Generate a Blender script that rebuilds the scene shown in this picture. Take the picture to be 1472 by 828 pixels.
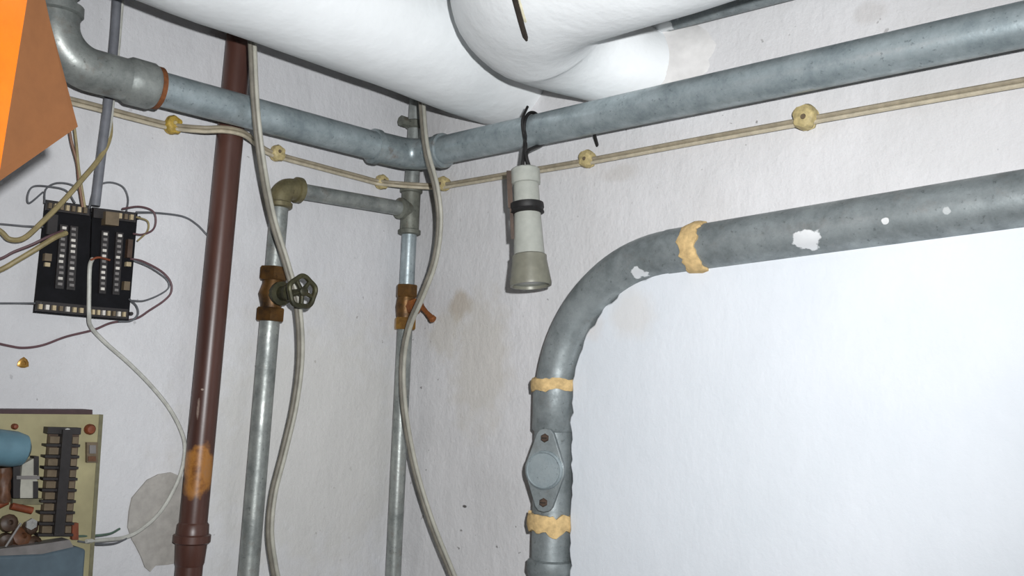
import bpy, math, random
from mathutils import Vector, Matrix, noise
random.seed(7)
scene = bpy.context.scene
for o in list(bpy.data.objects): bpy.data.objects.remove(o)
col = scene.collection

# ------------------------------------------------------------------ camera
F = 1280.0                                   # focal length in pixels of the 1472 px frame
PITCH, ROLL, ANG = math.radians(6.91), math.radians(2.23), math.radians(42.7)
CAM = Vector((0, 0, 1.55))
X0 = Vector((1, 0, 0)); U0 = Vector((0, -math.sin(PITCH), math.cos(PITCH))); FW = Vector((0, math.cos(PITCH), math.sin(PITCH)))
RT = X0*math.cos(ROLL) + U0*math.sin(ROLL); UP = -X0*math.sin(ROLL) + U0*math.cos(ROLL)
cd = bpy.data.cameras.new('camera'); cam = bpy.data.objects.new('camera', cd); col.objects.link(cam)
cd.sensor_width = 36; cd.lens = 36*F/1472; cd.clip_start = .02
cam.matrix_world = Matrix(((RT.x, UP.x, -FW.x, CAM.x), (RT.y, UP.y, -FW.y, CAM.y), (RT.z, UP.z, -FW.z, CAM.z), (0, 0, 0, 1)))
scene.camera = cam

# ------------------------------------------------------------------ light: the flash of the camera, up and right of the lens
w = bpy.data.worlds.new('world'); scene.world = w; w.use_nodes = True
w.node_tree.nodes['Background'].inputs[0].default_value = (.55, .6, .7, 1)
w.node_tree.nodes['Background'].inputs[1].default_value = .05
ld = bpy.data.lights.new('camera_flash', 'SPOT'); ld.shadow_soft_size = .012; ld.spot_size = math.radians(104); ld.spot_blend = 1
ld.energy = 115; ld.color = (.97, .985, 1)
fl = bpy.data.objects.new('camera_flash', ld); col.objects.link(fl)
fl.matrix_world = cam.matrix_world.copy(); fl.location = CAM + RT*.07 + UP*.075
# dim fill lamp added to lift the shadows, behind and above the photographer
bd = bpy.data.lights.new('shadow_fill', 'POINT'); bd.energy = .8; bd.shadow_soft_size = .12; bd.color = (1, .93, .84)
bo = bpy.data.objects.new('shadow_fill', bd); col.objects.link(bo); bo.location = (.45, -.55, 2.35)
vs = scene.view_settings
vs.view_transform = 'Standard'; vs.look = 'None'; vs.gamma = 1; vs.exposure = 0; vs.use_curve_mapping = False

# ------------------------------------------------------------------ geometry of the room corner
dA = Vector((math.sin(ANG), math.cos(ANG), 0))            # along the left wall into the corner
nL = Vector((math.cos(ANG), -math.sin(ANG), 0))           # left wall normal = along the right wall out of the corner
nR = -dA
ZU = Vector((0, 0, 1))
def ray(px, py): return (FW + RT*((px-736)/F) + UP*((414-py)/F))
def _corner():
    r = ray(598, 300); return CAM + r*(2.0/r.y)
CRN = _corner(); CRN = Vector((CRN.x, CRN.y, 0))
NRM = {'L': nL, 'R': nR}; ALONG = {'L': dA, 'R': nL}
def W(px, py, pl, off=0.0):
    n = NRM[pl]; r = ray(px, py)
    return CAM + r*((off - (CAM-CRN).dot(n))/r.dot(n))
def D(px, py, depth): return CAM + ray(px, py)*depth
def WS(s, z, pl, off): return CRN + (-dA if pl == 'L' else nL)*s + NRM[pl]*off + ZU*z

# ------------------------------------------------------------------ materials
def lin(c):
    c = c/255; return c/12.92 if c <= .04045 else ((c+.055)/1.055)**2.4
def rgb(*c): return (lin(c[0]), lin(c[1]), lin(c[2]), 1)
def newmat(name):
    m = bpy.data.materials.new(name); m.use_nodes = True
    nt = m.node_tree; return m, nt, nt.nodes['Principled BSDF']
def noise_node(nt, scale, detail=4, rough=.6, coord='Object', stretch=None):
    tc = nt.nodes.new('ShaderNodeTexCoord'); n = nt.nodes.new('ShaderNodeTexNoise')
    n.inputs['Scale'].default_value = scale; n.inputs['Detail'].default_value = detail; n.inputs['Roughness'].default_value = rough
    src = tc.outputs[coord]
    if stretch:
        mp = nt.nodes.new('ShaderNodeMapping'); mp.inputs['Scale'].default_value = stretch
        nt.links.new(src, mp.inputs[0]); src = mp.outputs[0]
    nt.links.new(src, n.inputs['Vector']); return n
def ramp(nt, src, stops):
    r = nt.nodes.new('ShaderNodeValToRGB'); e = r.color_ramp.elements
    while len(e) < len(stops): e.new(.5)
    for k, (p, c) in enumerate(stops): e[k].position = p; e[k].color = c
    nt.links.new(src, r.inputs[0]); return r
def mix(nt, a, b, fac):
    m = nt.nodes.new('ShaderNodeMix'); m.data_type = 'RGBA'
    for s, v in ((6, a), (7, b)):
        if isinstance(v, tuple): m.inputs[s].default_value = v
        else: nt.links.new(v, m.inputs[s])
    if isinstance(fac, (int, float)): m.inputs[0].default_value = fac
    else: nt.links.new(fac, m.inputs[0])
    return m.outputs[2]
def bump(nt, bs, src, strength, dist=.002):
    b = nt.nodes.new('ShaderNodeBump'); b.inputs['Strength'].default_value = strength; b.inputs['Distance'].default_value = dist
    nt.links.new(src, b.inputs['Height']); nt.links.new(b.outputs[0], bs.inputs['Normal'])
BW = lambda v: (v, v, v, 1)
def simple(name, c, rough=.6, metal=0, var=.12, scale=60, bmp=0, spec=None):
    m, nt, bs = newmat(name)
    n = noise_node(nt, scale)
    d = tuple(max(0, x*(1-var*2)) for x in c[:3])+(1,); l = tuple(min(1, x*(1+var)) for x in c[:3])+(1,)
    r = ramp(nt, n.outputs[0], [(.3, d), (.7, l)])
    nt.links.new(r.outputs[0], bs.inputs['Base Color'])
    bs.inputs['Roughness'].default_value = rough; bs.inputs['Metallic'].default_value = metal
    if spec is not None: bs.inputs['Specular IOR Level'].default_value = spec
    if bmp: bump(nt, bs, n.outputs[0], bmp)
    return m
def spot(nt, p, rad, sx=None, namp=.5, nscale=30, lo=.6, hi=1.15):
    """soft irregular mask around a world point (a stain of its own shape)"""
    g = nt.nodes.new('ShaderNodeNewGeometry'); v = nt.nodes.new('ShaderNodeVectorMath'); v.operation = 'SUBTRACT'
    nt.links.new(g.outputs['Position'], v.inputs[0]); v.inputs[1].default_value = p
    src = v.outputs[0]
    s = nt.nodes.new('ShaderNodeVectorMath'); s.operation = 'MULTIPLY'; s.inputs[1].default_value = sx or (1, 1, 1)
    nt.links.new(src, s.inputs[0])
    l = nt.nodes.new('ShaderNodeVectorMath'); l.operation = 'LENGTH'; nt.links.new(s.outputs[0], l.inputs[0])
    n = nt.nodes.new('ShaderNodeTexNoise'); n.inputs['Scale'].default_value = nscale; n.inputs['Detail'].default_value = 4
    nt.links.new(g.outputs['Position'], n.inputs['Vector'])
    a = nt.nodes.new('ShaderNodeMath'); a.operation = 'MULTIPLY_ADD'; a.inputs[1].default_value = rad*namp*2
    nt.links.new(n.outputs[0], a.inputs[0]); nt.links.new(l.outputs['Value'], a.inputs[2])
    mr = nt.nodes.new('ShaderNodeMapRange'); mr.inputs[1].default_value = rad*(lo+namp); mr.inputs[2].default_value = rad*(hi+namp)
    mr.inputs[3].default_value = 1; mr.inputs[4].default_value = 0
    nt.links.new(a.outputs[0], mr.inputs[0]); return mr.outputs[0]
def times(nt, a, k):
    m = nt.nodes.new('ShaderNodeMath'); m.operation = 'MULTIPLY'; nt.links.new(a, m.inputs[0])
    if isinstance(k, (int, float)): m.inputs[1].default_value = k
    else: nt.links.new(k, m.inputs[1])
    return m.outputs[0]
def wallmat(name, c1, c2, stains=(), chips=True, bs_str=.5):
    m, nt, bs = newmat(name)
    n1 = noise_node(nt, 3.5, 6, .65); n2 = noise_node(nt, 90, 5, .7); n3 = noise_node(nt, 17, 4, .6, stretch=(1, 1, .5))
    c = ramp(nt, n1.outputs[0], [(.3, c2), (.68, c1)]).outputs[0]
    if chips:                                   # dark flecks and pits in the limewash
        sp = ramp(nt, noise_node(nt, 62, 2, .5).outputs[0], [(.715, BW(0)), (.74, BW(1))]).outputs[0]
        gate = ramp(nt, noise_node(nt, 4.2, 2, .5).outputs[0], [(.5, BW(0)), (.62, BW(.65))]).outputs[0]
        c = mix(nt, c, rgb(92, 88, 84), times(nt, sp, gate))
    for (p, rad, sx, colr, k) in stains:
        c = mix(nt, c, colr, times(nt, spot(nt, p, rad, sx), k))
    nt.links.new(c, bs.inputs['Base Color']); bs.inputs['Roughness'].default_value = .9; bs.inputs['Specular IOR Level'].default_value = .2
    ad = nt.nodes.new('ShaderNodeMath'); ad.operation = 'MULTIPLY_ADD'; ad.inputs[1].default_value = 3.0
    nt.links.new(n3.outputs[0], ad.inputs[0]); nt.links.new(n2.outputs[0], ad.inputs[2])
    bump(nt, bs, ad.outputs[0], bs_str, .003); return m
def galv(name, base, dark, rust=0.0, metal=.35, rough=.42, paint=()):
    m, nt, bs = newmat(name)
    n1 = noise_node(nt, 22, 6, .7); n2 = noise_node(nt, 140, 3, .6)
    c = ramp(nt, n1.outputs[0], [(.32, dark), (.66, base)]).outputs[0]
    sp = ramp(nt, n2.outputs[0], [(.62, BW(0)), (.72, BW(.55))]).outputs[0]
    c = mix(nt, c, tuple(x*.45 for x in dark[:3])+(1,), sp)
    if rust:
        k = ramp(nt, noise_node(nt, 30, 5, .7).outputs[0], [(.56, BW(0)), (.7, BW(rust))]).outputs[0]
        c = mix(nt, c, rgb(112, 76, 40), k)
    for (p, rad, sx, colr, kk) in paint:
        c = mix(nt, c, colr, times(nt, spot(nt, p, rad, sx, .9, 70, .85, 1.02), kk))
    nt.links.new(c, bs.inputs['Base Color']); bs.inputs['Metallic'].default_value = metal
    rr = ramp(nt, n1.outputs[0], [(.3, BW(rough+.15)), (.7, BW(rough-.08))]); nt.links.new(rr.outputs[0], bs.inputs['Roughness'])
    bump(nt, bs, n2.outputs[0], .25, .001); return m

M = {}
M['wall_l'] = wallmat('limewash_left', rgb(212, 212, 214), rgb(197, 197, 199), [
    (W(455, 640, 'L'), .30, None, rgb(196, 194, 188), .6)])
M['wall_r'] = wallmat('limewash_right', rgb(214, 213, 214), rgb(199, 198, 198), [
    (W(662, 437, 'R'), .035, None, rgb(160, 142, 112), .5), (W(640, 480, 'R'), .055, None, rgb(186, 178, 160), .35),
    (W(690, 520, 'R'), .09, (1, 1, .6), rgb(190, 184, 172), .5), (W(668, 728, 'R'), .006, (1, 1, 2), rgb(90, 88, 86), 1),
    (W(1250, 18, 'R'), .03, (1, 1, 1.6), rgb(160, 152, 144), .25), (W(890, 250, 'R'), .05, (1, 1, 3), rgb(180, 174, 166), .35),
    ])
M['panel'] = wallmat('fresh_white_plaster', rgb(214, 218, 223), rgb(206, 211, 216), [
    (W(915, 450, 'R', .04), .05, None, rgb(205, 196, 184), .3), (W(855, 470, 'R', .04), .03, None, rgb(200, 184, 170), .3)], chips=False, bs_str=.22)
M['plain'] = wallmat('cellar_paint', rgb(120, 114, 106), rgb(100, 96, 90), chips=False)
M['floor'] = simple('concrete_floor', rgb(92, 90, 86), .9, 0, .15, 12, .4)
M['galv'] = galv('galvanised_steel', rgb(176, 187, 190), rgb(132, 144, 148), 0, .5, .38)
M['galv_rust'] = galv('galvanised_rust_spotted', rgb(170, 180, 182), rgb(126, 137, 140), .55, .5, .33)
M['galv_dull'] = galv('dull_galvanised', rgb(162, 166, 162), rgb(114, 119, 117), .25, .45, .42)
M['galv_low'] = galv('waste_pipe_grey', rgb(150, 157, 158), rgb(112, 119, 120), .12, .4, .45,
    [(W(1158, 345, 'R', .084), .016, (.62, .62, 1), rgb(232, 234, 235), 1), (W(1272, 318, 'R', .084), .005, None, rgb(225, 226, 226), .9),
     (W(1360, 303, 'R', .084), .006, None, rgb(205, 208, 208), .6), (W(919, 397, 'R', .072), .016, None, rgb(232, 234, 236), 1)])
M['galv_top'] = galv('small_grey_pipe', rgb(140, 148, 150), rgb(100, 108, 110), 0, .2, .5,
    [(W(935, 40, 'R', .05), .045, None, rgb(214, 216, 217), .9), (W(990, 30, 'R', .05), .008, None, rgb(225, 226, 227), .9)])
M['zinc_fit'] = galv('old_fitting', rgb(128, 130, 120), rgb(84, 86, 78), .35, .3, .5)
M['brassy_fit'] = galv('yellowed_elbow', rgb(128, 120, 88), rgb(86, 80, 58), .25, .35, .45)
M['brass'] = galv('tarnished_brass', rgb(118, 84, 42), rgb(50, 35, 20), .4, .55, .42)
M['brass_hi'] = galv('worn_brass', rgb(190, 146, 72), rgb(118, 84, 40), .2, .6, .35)
M['bronze'] = galv('green_black_bronze', rgb(78, 76, 52), rgb(40, 40, 30), .2, .4, .45)
M['rust'] = simple('rust', rgb(120, 70, 34), .8, 0, .3, 60, .3)
M['rusty_tap'] = galv('rusty_brass_tap', rgb(156, 94, 46), rgb(82, 44, 20), .5, .4, .5)
def brownmat():
    m, nt, bs = newmat('brown_pipe_paint')
    n = noise_node(nt, 9, 5, .6, stretch=(3, 3, .5))
    c = ramp(nt, n.outputs[0], [(.3, rgb(64, 40, 34)), (.7, rgb(86, 56, 47))]).outputs[0]
    rp = W(286, 674, 'L', .05)
    k = spot(nt, rp, .034, (1, 1, .72), .6, 45, .75, 1.05)
    n2 = noise_node(nt, 40, 5, .7)
    oc = ramp(nt, n2.outputs[0], [(.3, rgb(104, 62, 30)), (.52, rgb(160, 108, 50)), (.75, rgb(150, 108, 70))]).outputs[0]
    c = mix(nt, c, oc, k)
    for px, py, r_, s in ((290, 585, .02, (2.5, 2.5, .4)), (297, 560, .006, (1, 1, 1.4)), (283, 610, .008, (1, 1, .5))):
        c = mix(nt, c, rgb(176, 158, 146), times(nt, spot(nt, W(px-6, py, 'L', .05), r_*.5, s, .6, 70), .8))
    nt.links.new(c, bs.inputs['Base Color']); bs.inputs['Roughness'].default_value = .38
    bump(nt, bs, n2.outputs[0], .15, .001); return m
M['brown'] = brownmat()
def wrapmat():
    m, nt, bs = newmat('white_plaster_wrap')
    n = noise_node(nt, 5, 5, .6); n2 = noise_node(nt, 45, 4, .6)
    c = ramp(nt, n.outputs[0], [(.32, rgb(224, 227, 228)), (.6, rgb(234, 237, 238))]).outputs[0]
    nt.links.new(c, bs.inputs['Base Color']); bs.inputs['Roughness'].default_value = .55
    ad = nt.nodes.new('ShaderNodeMath'); ad.operation = 'MULTIPLY_ADD'; ad.inputs[1].default_value = 8
    nt.links.new(n.outputs[0], ad.inputs[0]); nt.links.new(n2.outputs[0], ad.inputs[2])
    bump(nt, bs, ad.outputs[0], .25, .003); return m
M['wrap'] = wrapmat()
M['mortar_w'] = simple('whitewashed_mortar', rgb(213, 211, 209), .9, 0, .05, 40, .5)
M['mortar'] = simple('grey_mortar', rgb(168, 164, 158), .95, 0, .1, 50, .5)
M['black'] = simple('black_rubber', rgb(24, 22, 22), .6, 0, .2, 80)
M['dark'] = simple('dark_gap', rgb(46, 38, 30), .9, 0, .3, 60)
M['yellowed'] = simple('yellowed_lagging', rgb(210, 204, 178), .9, 0, .1, 60)
M['cable'] = simple('beige_cable', rgb(184, 174, 152), .55, 0, .12, 70)
M['cable_u'] = simple('darker_beige_cable', rgb(152, 142, 122), .55, 0, .12, 70)
M['cable_g'] = simple('grey_white_cable', rgb(172, 170, 158), .5, 0, .1, 40)
M['cable_shade'] = simple('shadow_toned_cable', rgb(122, 117, 106), .55, 0, .15, 40)  # darker copy of the cable grey, painting shadow onto the left strand
M['clip'] = simple('ivory_clip', rgb(188, 171, 122), .6, 0, .22, 110, .4)
M['clip_y'] = simple('yellowed_clip', rgb(178, 148, 62), .6, 0, .25, 110, .4)
M['conduit'] = simple('grey_conduit', rgb(112, 114, 120), .5, 0, .12, 40)
M['tan'] = simple('tan_sealing_wrap', rgb(206, 176, 124), .85, 0, .16, 90, .6)
M['pcb'] = simple('black_board', rgb(15, 15, 19), .75, 0, .25, 50, 0, .2)
M['comp'] = simple('dark_component', rgb(40, 36, 36), .5, 0, .2, 60)
M['comp_b'] = simple('dark_brown_component', rgb(74, 56, 44), .5, 0, .2, 60)
M['pin'] = simple('pale_pin', rgb(205, 200, 192), .5, 0, .1, 60)
M['pin_g'] = simple('grey_pin', rgb(120, 116, 114), .5, 0, .1, 60)
M['term'] = simple('ivory_terminal', rgb(176, 160, 128), .55, 0, .15, 60)
M['term_b'] = simple('brown_terminal', rgb(106, 92, 72), .55, 0, .15, 60)
M['pcb_y'] = simple('yellow_green_board', rgb(158, 150, 114), .6, 0, .12, 14)
M['edge'] = simple('board_edge', rgb(112, 108, 84), .7)
M['strip'] = simple('dark_purple_brown', rgb(66, 46, 48), .6)
M['blue'] = simple('blue_grey_can', rgb(98, 132, 146), .45, 0, .12, 20)
M['blue_d'] = simple('slate_blue_cover', rgb(84, 100, 110), .55, 0, .15, 20)
M['red'] = simple('red_brown_wax', rgb(124, 62, 34), .6, 0, .2, 60)
M['copper'] = simple('brown_windings', rgb(96, 62, 40), .5, 0, .25, 80, .3)
M['steel'] = simple('bright_metal', rgb(190, 190, 186), .35, .6)
M['w_tan'] = simple('tan_wire', rgb(150, 136, 96), .55, 0, .15, 60)
M['w_brown'] = simple('brown_wire', rgb(128, 92, 70), .55)
M['w_grey'] = simple('grey_wire', rgb(96, 98, 102), .55)
M['w_purple'] = simple('purple_brown_wire', rgb(98, 72, 76), .55)
M['w_green'] = simple('green_wire', rgb(84, 106, 92), .55)
M['w_white'] = simple('white_wire', rgb(186, 186, 178), .5)
M['torch'] = simple('pale_grey_torch', rgb(124, 123, 110), .42, .1, .08, 60)
M['torch_l'] = simple('light_grey_torch', rgb(166, 168, 160), .42, .0, .06, 60)
M['glass'] = simple('torch_lens', rgb(150, 155, 150), .15)
def cardmat(name, c, rough, stripes=True):
    m, nt, bs = newmat(name)
    n = noise_node(nt, 30, 5, .7); n2 = noise_node(nt, 8, 3, .5)
    cc = ramp(nt, n.outputs[0], [(.3, tuple(x*.82 for x in c[:3])+(1,)), (.7, c)]).outputs[0]
    nt.links.new(cc, bs.inputs['Base Color']); bs.inputs['Roughness'].default_value = rough
    bump(nt, bs, n2.outputs[0], .3, .004); return m
M['card'] = cardmat('brown_cardboard', rgb(158, 102, 58), .85)
M['orange'] = cardmat('glossy_orange_print', rgb(255, 128, 10), .22)
M['board'] = simple('grey_shelf_board', rgb(150, 140, 124), .7, 0, .12, 10)

# ------------------------------------------------------------------ mesh helpers
class MB:
    def __init__(s): s.v = []; s.f = []
    def add(s, vs_, fs):
        b = len(s.v); s.v += [Vector(p) for p in vs_]; s.f += [tuple(b+i for i in f) for f in fs]; return s
    def ring_grid(s, rings, cap=True):
        n = len(rings[0]); fs = []
        for i in range(len(rings)-1):
            for j in range(n):
                k = (j+1) % n; fs.append((i*n+j, i*n+k, (i+1)*n+k, (i+1)*n+j))
        if cap:
            fs.append(tuple(reversed(range(n)))); fs.append(tuple((len(rings)-1)*n+j for j in range(n)))
        return s.add([p for r in rings for p in r], fs)
    def tube(s, pts, r, seg=14, cap=True, lump=0, lscale=30):
        pts = [Vector(p) for p in pts]; n = len(pts); rs = r if isinstance(r, (list, tuple)) else [r]*n
        tan = [(pts[min(i+1, n-1)]-pts[max(i-1, 0)]).normalized() for i in range(n)]
        a = tan[0].orthogonal().normalized(); rings = []
        for i in range(n):
            a = (a - tan[i]*a.dot(tan[i])).normalized(); b = tan[i].cross(a); rg = []
            for j in range(seg):
                t = 2*math.pi*j/seg; d = a*math.cos(t)+b*math.sin(t); q = pts[i]+d*rs[i]
                if lump: q += d*lump*noise.noise(q*lscale)
                rg.append(q)
            rings.append(rg)
        return s.ring_grid(rings, cap)
    def lathe(s, base, axis, prof, seg=20, lobes=0, amp=0):
        """prof: list of (distance along axis, radius)"""
        axis = Vector(axis).normalized(); a = axis.orthogonal().normalized()
        if abs(axis.z) < .9: a = (ZU-axis*axis.z).normalized()
        b = axis.cross(a)
        return s.ring_grid([[Vector(base)+axis*h+(a*math.cos(2*math.pi*j/seg)+b*math.sin(2*math.pi*j/seg))*r*(1+amp*math.cos(lobes*2*math.pi*j/seg))
                             for j in range(seg)] for h, r in prof])
    def prism(s, poly, vec):
        """front polygon (list of points) extruded by vec"""
        n = len(poly); p = [Vector(q) for q in poly]; v = p+[q+vec for q in p]
        return s.add(v, [tuple(range(n)), tuple(reversed(range(n, 2*n)))]+[(i, n+i, n+(i+1) % n, (i+1) % n) for i in range(n)])
    def box(s, c, ax, ay, az):
        """centre and three half-vectors"""
        v = [Vector(c)+ax*i+ay*j+az*k for i in (-1, 1) for j in (-1, 1) for k in (-1, 1)]
        return s.add(v, [(0, 1, 3, 2), (4, 6, 7, 5), (0, 4, 5, 1), (2, 3, 7, 6), (0, 2, 6, 4), (1, 5, 7, 3)])
    def build(s, name, mat, parent=None, bevel=0, ang=40, base=None, sub=0):
        if parent is not None: org = WORLD[parent.name]
        elif base is not None: org = Vector(base)
        else: org = sum(s.v, Vector())/len(s.v)
        me = bpy.data.meshes.new(name); me.from_pydata([p-org for p in s.v], [], s.f); me.update()
        import bmesh
        bm = bmesh.new(); bm.from_mesh(me); bmesh.ops.recalc_face_normals(bm, faces=bm.faces); bm.to_mesh(me); bm.free()
        me.polygons.foreach_set('use_smooth', [True]*len(me.polygons)); me.set_sharp_from_angle(angle=math.radians(ang))
        me.materials.append(M[mat]); o = bpy.data.objects.new(name, me); col.objects.link(o)
        if parent is not None: o.parent = parent
        else: o.location = org
        WORLD[o.name] = org
        if bevel:
            md = o.modifiers.new('bevel', 'BEVEL'); md.width = bevel; md.segments = 2; md.limit_method = 'ANGLE'
        return o
WORLD = {}
def tag(o, label, cat, group=None):
    o['label'] = label; o['category'] = cat
    if group: o['group'] = group
    return o
def thing(name, loc, label, cat, group=None):
    o = bpy.data.objects.new(name, None); col.objects.link(o); o.location = loc; o.empty_display_size = .05
    WORLD[o.name] = Vector(loc); return tag(o, label, cat, group)
def struct(o): o['kind'] = 'structure'; return o
def catmull(pts, n=8):
    p = [Vector(q) for q in pts]; p = [p[0]*2-p[1]]+p+[p[-1]*2-p[-2]]; out = []
    for i in range(1, len(p)-2):
        a, b, c, d = p[i-1:i+3]
        for k in range(n):
            t = k/n; out.append(.5*((2*b)+(c-a)*t+(2*a-5*b+4*c-d)*t*t+(3*b-a-3*c+d)*t**3))
    out.append(p[-2]); return out
def fillet(a, c, b, R, n=12):
    """points of the arc rounding corner c between a and b with centreline radius R"""
    u = (a-c).normalized(); v = (b-c).normalized(); th = u.angle(v); t = R/math.tan(th/2)
    ctr = c+(u+v).normalized()*(R/math.sin(th/2)); p0 = c+u*t-ctr; p1 = c+v*t-ctr
    ang = p0.angle(p1); ax = p0.cross(p1).normalized()
    return [ctr+Matrix.Rotation(ang*k/n, 3, ax) @ p0 for k in range(n+1)]
def lerp_pts(a, b, n): return [a.lerp(b, k/n) for k in range(n+1)]
def twin(mb, pts, r, pl, seg=8, gap=1.0):
    n = len(pts); sd = []
    for i in range(n):
        t = (pts[min(i+1, n-1)]-pts[max(i-1, 0)]).normalized(); sd.append(t.cross(NRM[pl]).normalized())
    mb.tube([p+s_*r*gap for p, s_ in zip(pts, sd)], r, seg); mb.tube([p-s_*r*gap for p, s_ in zip(pts, sd)], r, seg)
def bead(mb, p, ax, r, h, lip=.0025, seg=18):
    mb.lathe(p-ax*h/2, ax, [(0, r*.98), (h*.15, r+lip), (h*.85, r+lip), (h, r*.98)], seg)

# ================================================================== THE ROOM
LW, RW, H = 3.6, 3.6, 2.78
def quadwall(name, a, b, z0, z1, n, mat, th=.1):
    m = MB(); m.box((a+b)/2+ZU*(z0+z1)/2-n*th/2, (b-a)/2, n*th/2, ZU*(z1-z0)/2); return struct(m.build(name, mat, base=(a+b)/2+ZU*z0))
pL, pR = CRN-dA*LW, CRN+nL*RW
wall_left = quadwall('wall_left', pL, CRN-nR*.1, 0, H, nL, 'wall_l')
wall_right = quadwall('wall_right', CRN, pR, 0, H, nR, 'wall_r')
pB = CRN-dA*LW+nL*RW
quadwall('wall_back', pL, pB, 0, H, dA, 'plain'); quadwall('wall_side', pB, pR, 0, H, -nL, 'plain')
ctr = (CRN+pB)/2
m = MB(); m.box(ctr-ZU*.05, dA*(LW/2+.1), nL*(RW/2+.1), ZU*.05); struct(m.build('floor', 'floor'))
m = MB(); m.box(ctr+ZU*(H+.05), dA*(LW/2+.1), nL*(RW/2+.1), ZU*.05); struct(m.build('ceiling', 'plain'))

# plaster panel, proud of the right wall inside the bend of the waste pipe
edge = [(1640, 262), (1472, 300), (1330, 318), (1165, 345), (1010, 366), (950, 384), (900, 412), (862, 448), (838, 490), (824, 540), (820, 600), (821, 680), (819, 750), (818, 830)]
poly = []
for i in range(len(edge)-1):
    a, b = edge[i], edge[i+1]; n = max(2, int(math.hypot(b[0]-a[0], b[1]-a[1])/9))
    for k in range(n):
        t = k/n; x = a[0]+(b[0]-a[0])*t; y = a[1]+(b[1]-a[1])*t
        j = noise.noise(Vector((x*.05, y*.05, 1)))*5+noise.noise(Vector((x*.16, y*.16, 5)))*3
        poly.append(W(x+j*.8, y+j, 'R', .052))
last = W(818, 830, 'R', .052); poly += [last, WS((last-CRN).dot(nL), .0, 'R', .052), WS(2.4, .0, 'R', .052), WS(2.4, poly[0].z, 'R', .052)]
m = MB(); m.prism(poly, -nR*.06); m.build('plaster_panel', 'panel', wall_right, bevel=.004)
# grey mortar patch beside the brown pipe
pp = [(258, 684), (246, 679), (228, 682), (212, 690), (200, 704), (190, 716), (186, 735), (184, 758), (190, 776), (196, 786), (203, 800), (209, 816), (216, 822), (224, 813), (240, 812), (262, 808), (285, 800), (290, 690)]
m = MB(); m.prism([W(x, y, 'L', .004) for x, y in pp], -nL*.006); m.build('mortar_patch', 'mortar', wall_left)

# ================================================================== WHITE LAGGED PIPES
def level_axis(px, py, pl, r, off=None, z=None):
    n = NRM[pl]; d = ray(px, py); du, dz = d.dot(n), d.z; L = math.hypot(du, dz); nu, nz = dz/L, -du/L
    u0 = (CAM-CRN).dot(n)
    if off is not None:
        t = (off-r*nu-u0)/du; return off, CAM.z+t*dz+r*nz
    t = (z-CAM.z-r*nz)/dz; return u0+t*du+r*nu, z
RA = .125
offA, zA = level_axis(440, 88, 'L', RA, off=.27)
a0, a1 = WS(2.95, zA, 'L', offA), WS(-.03, zA, 'L', offA)
t = thing('lagged_pipe', a1, 'thick white lagged pipe running under the ceiling along the left wall', 'pipe', 'white lagged pipes')
m = MB(); m.tube(lerp_pts(a0, a1, 60), RA, 48, lump=.004, lscale=7); m.build('lagging', 'wrap', t)
RB = .14
zB = W(860, 151, 'R', .06).z + RB
offB, _ = level_axis(965, 27, 'R', RB, z=zB)
print('DUCTS', offA, zA, offB, zB)
eB = (dA*.76+nL*.65).normalized()                              # the bend turns back obliquely into the wall
sB = .35
b0, bc = WS(3.4, zB, 'R', offB), WS(sB, zB, 'R', offB)
b1 = bc+eB*((offB+.05)/eB.dot(dA))
t = thing('lagged_pipe', b1, 'thick white lagged pipe with a bend turning into the right wall', 'pipe', 'white lagged pipes')
fb = fillet(b0, bc, b1, .165, 24)
pth = lerp_pts(b0, fb[0], 30)[:-1]+fb+lerp_pts(fb[-1], b1, 6)[1:]; RE = .066; rad = []; n0 = len(pth)-len(fb)//2-6
for i in range(len(pth)):                                    # the lagging thins out towards the wall, its underside staying level
    u = max(0, (i-n0)/(len(pth)-1-n0)); r_ = RB+(RE-RB)*u*u*(3-2*u) if u < 1 else RE
    rad.append(r_); pth[i] = pth[i]-ZU*(RB-r_)
m = MB(); m.tube(pth, rad, 48, lump=.005, lscale=8); lagB = m.build('lagging', 'wrap', t)
def on_lagging(px, py):
    from mathutils.bvhtree import BVHTree
    global _bvh
    try: _bvh
    except NameError: _bvh = BVHTree.FromPolygons(m.v, m.f)
    return _bvh.ray_cast(CAM, ray(px, py).normalized())[:2]
seam = [on_lagging(x, y) for x, y in ((730, -36), (738, -10), (744, 12), (750, 34), (757, 58))]
if all(q[0] for q in seam):
    sm = MB(); sm.tube(catmull([p for p, n_ in seam], 4), [.0045]*16+[.002], 8); sm.build('open_seam', 'dark', lagB)
    sm = MB(); sm.tube(catmull([p+RT*.007-FW*.0005 for p, n_ in seam[:-1]], 4), [.004]*12+[.001], 8); sm.build('seam_edge', 'yellowed', lagB)
# cemented collar where the bend enters the wall
hit = bc+eB*(offB/eB.dot(dA))-ZU*(RB-RE-.004); rings = []
for off_, g_ in ((-.005, .034), (.004, .030), (.016, .016), (.034, .003), (.034, -.006)):
    rg = []
    for j in range(44):
        a = 2*math.pi*j/44; gg = g_*(1+.5*noise.noise(Vector((math.cos(a)*3, math.sin(a)*3, 4)))); lo = math.sin(a) < 0
        rg.append(hit-eB*(off_/eB.dot(dA))+nL*math.cos(a)/eB.dot(dA)*(RE+gg)+ZU*math.sin(a)*(RE+(gg*.2 if lo else gg)))
    rings.append(rg)
m = MB(); m.ring_grid(rings, False); m.build('mortar_collar', 'mortar_w', t)

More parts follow.
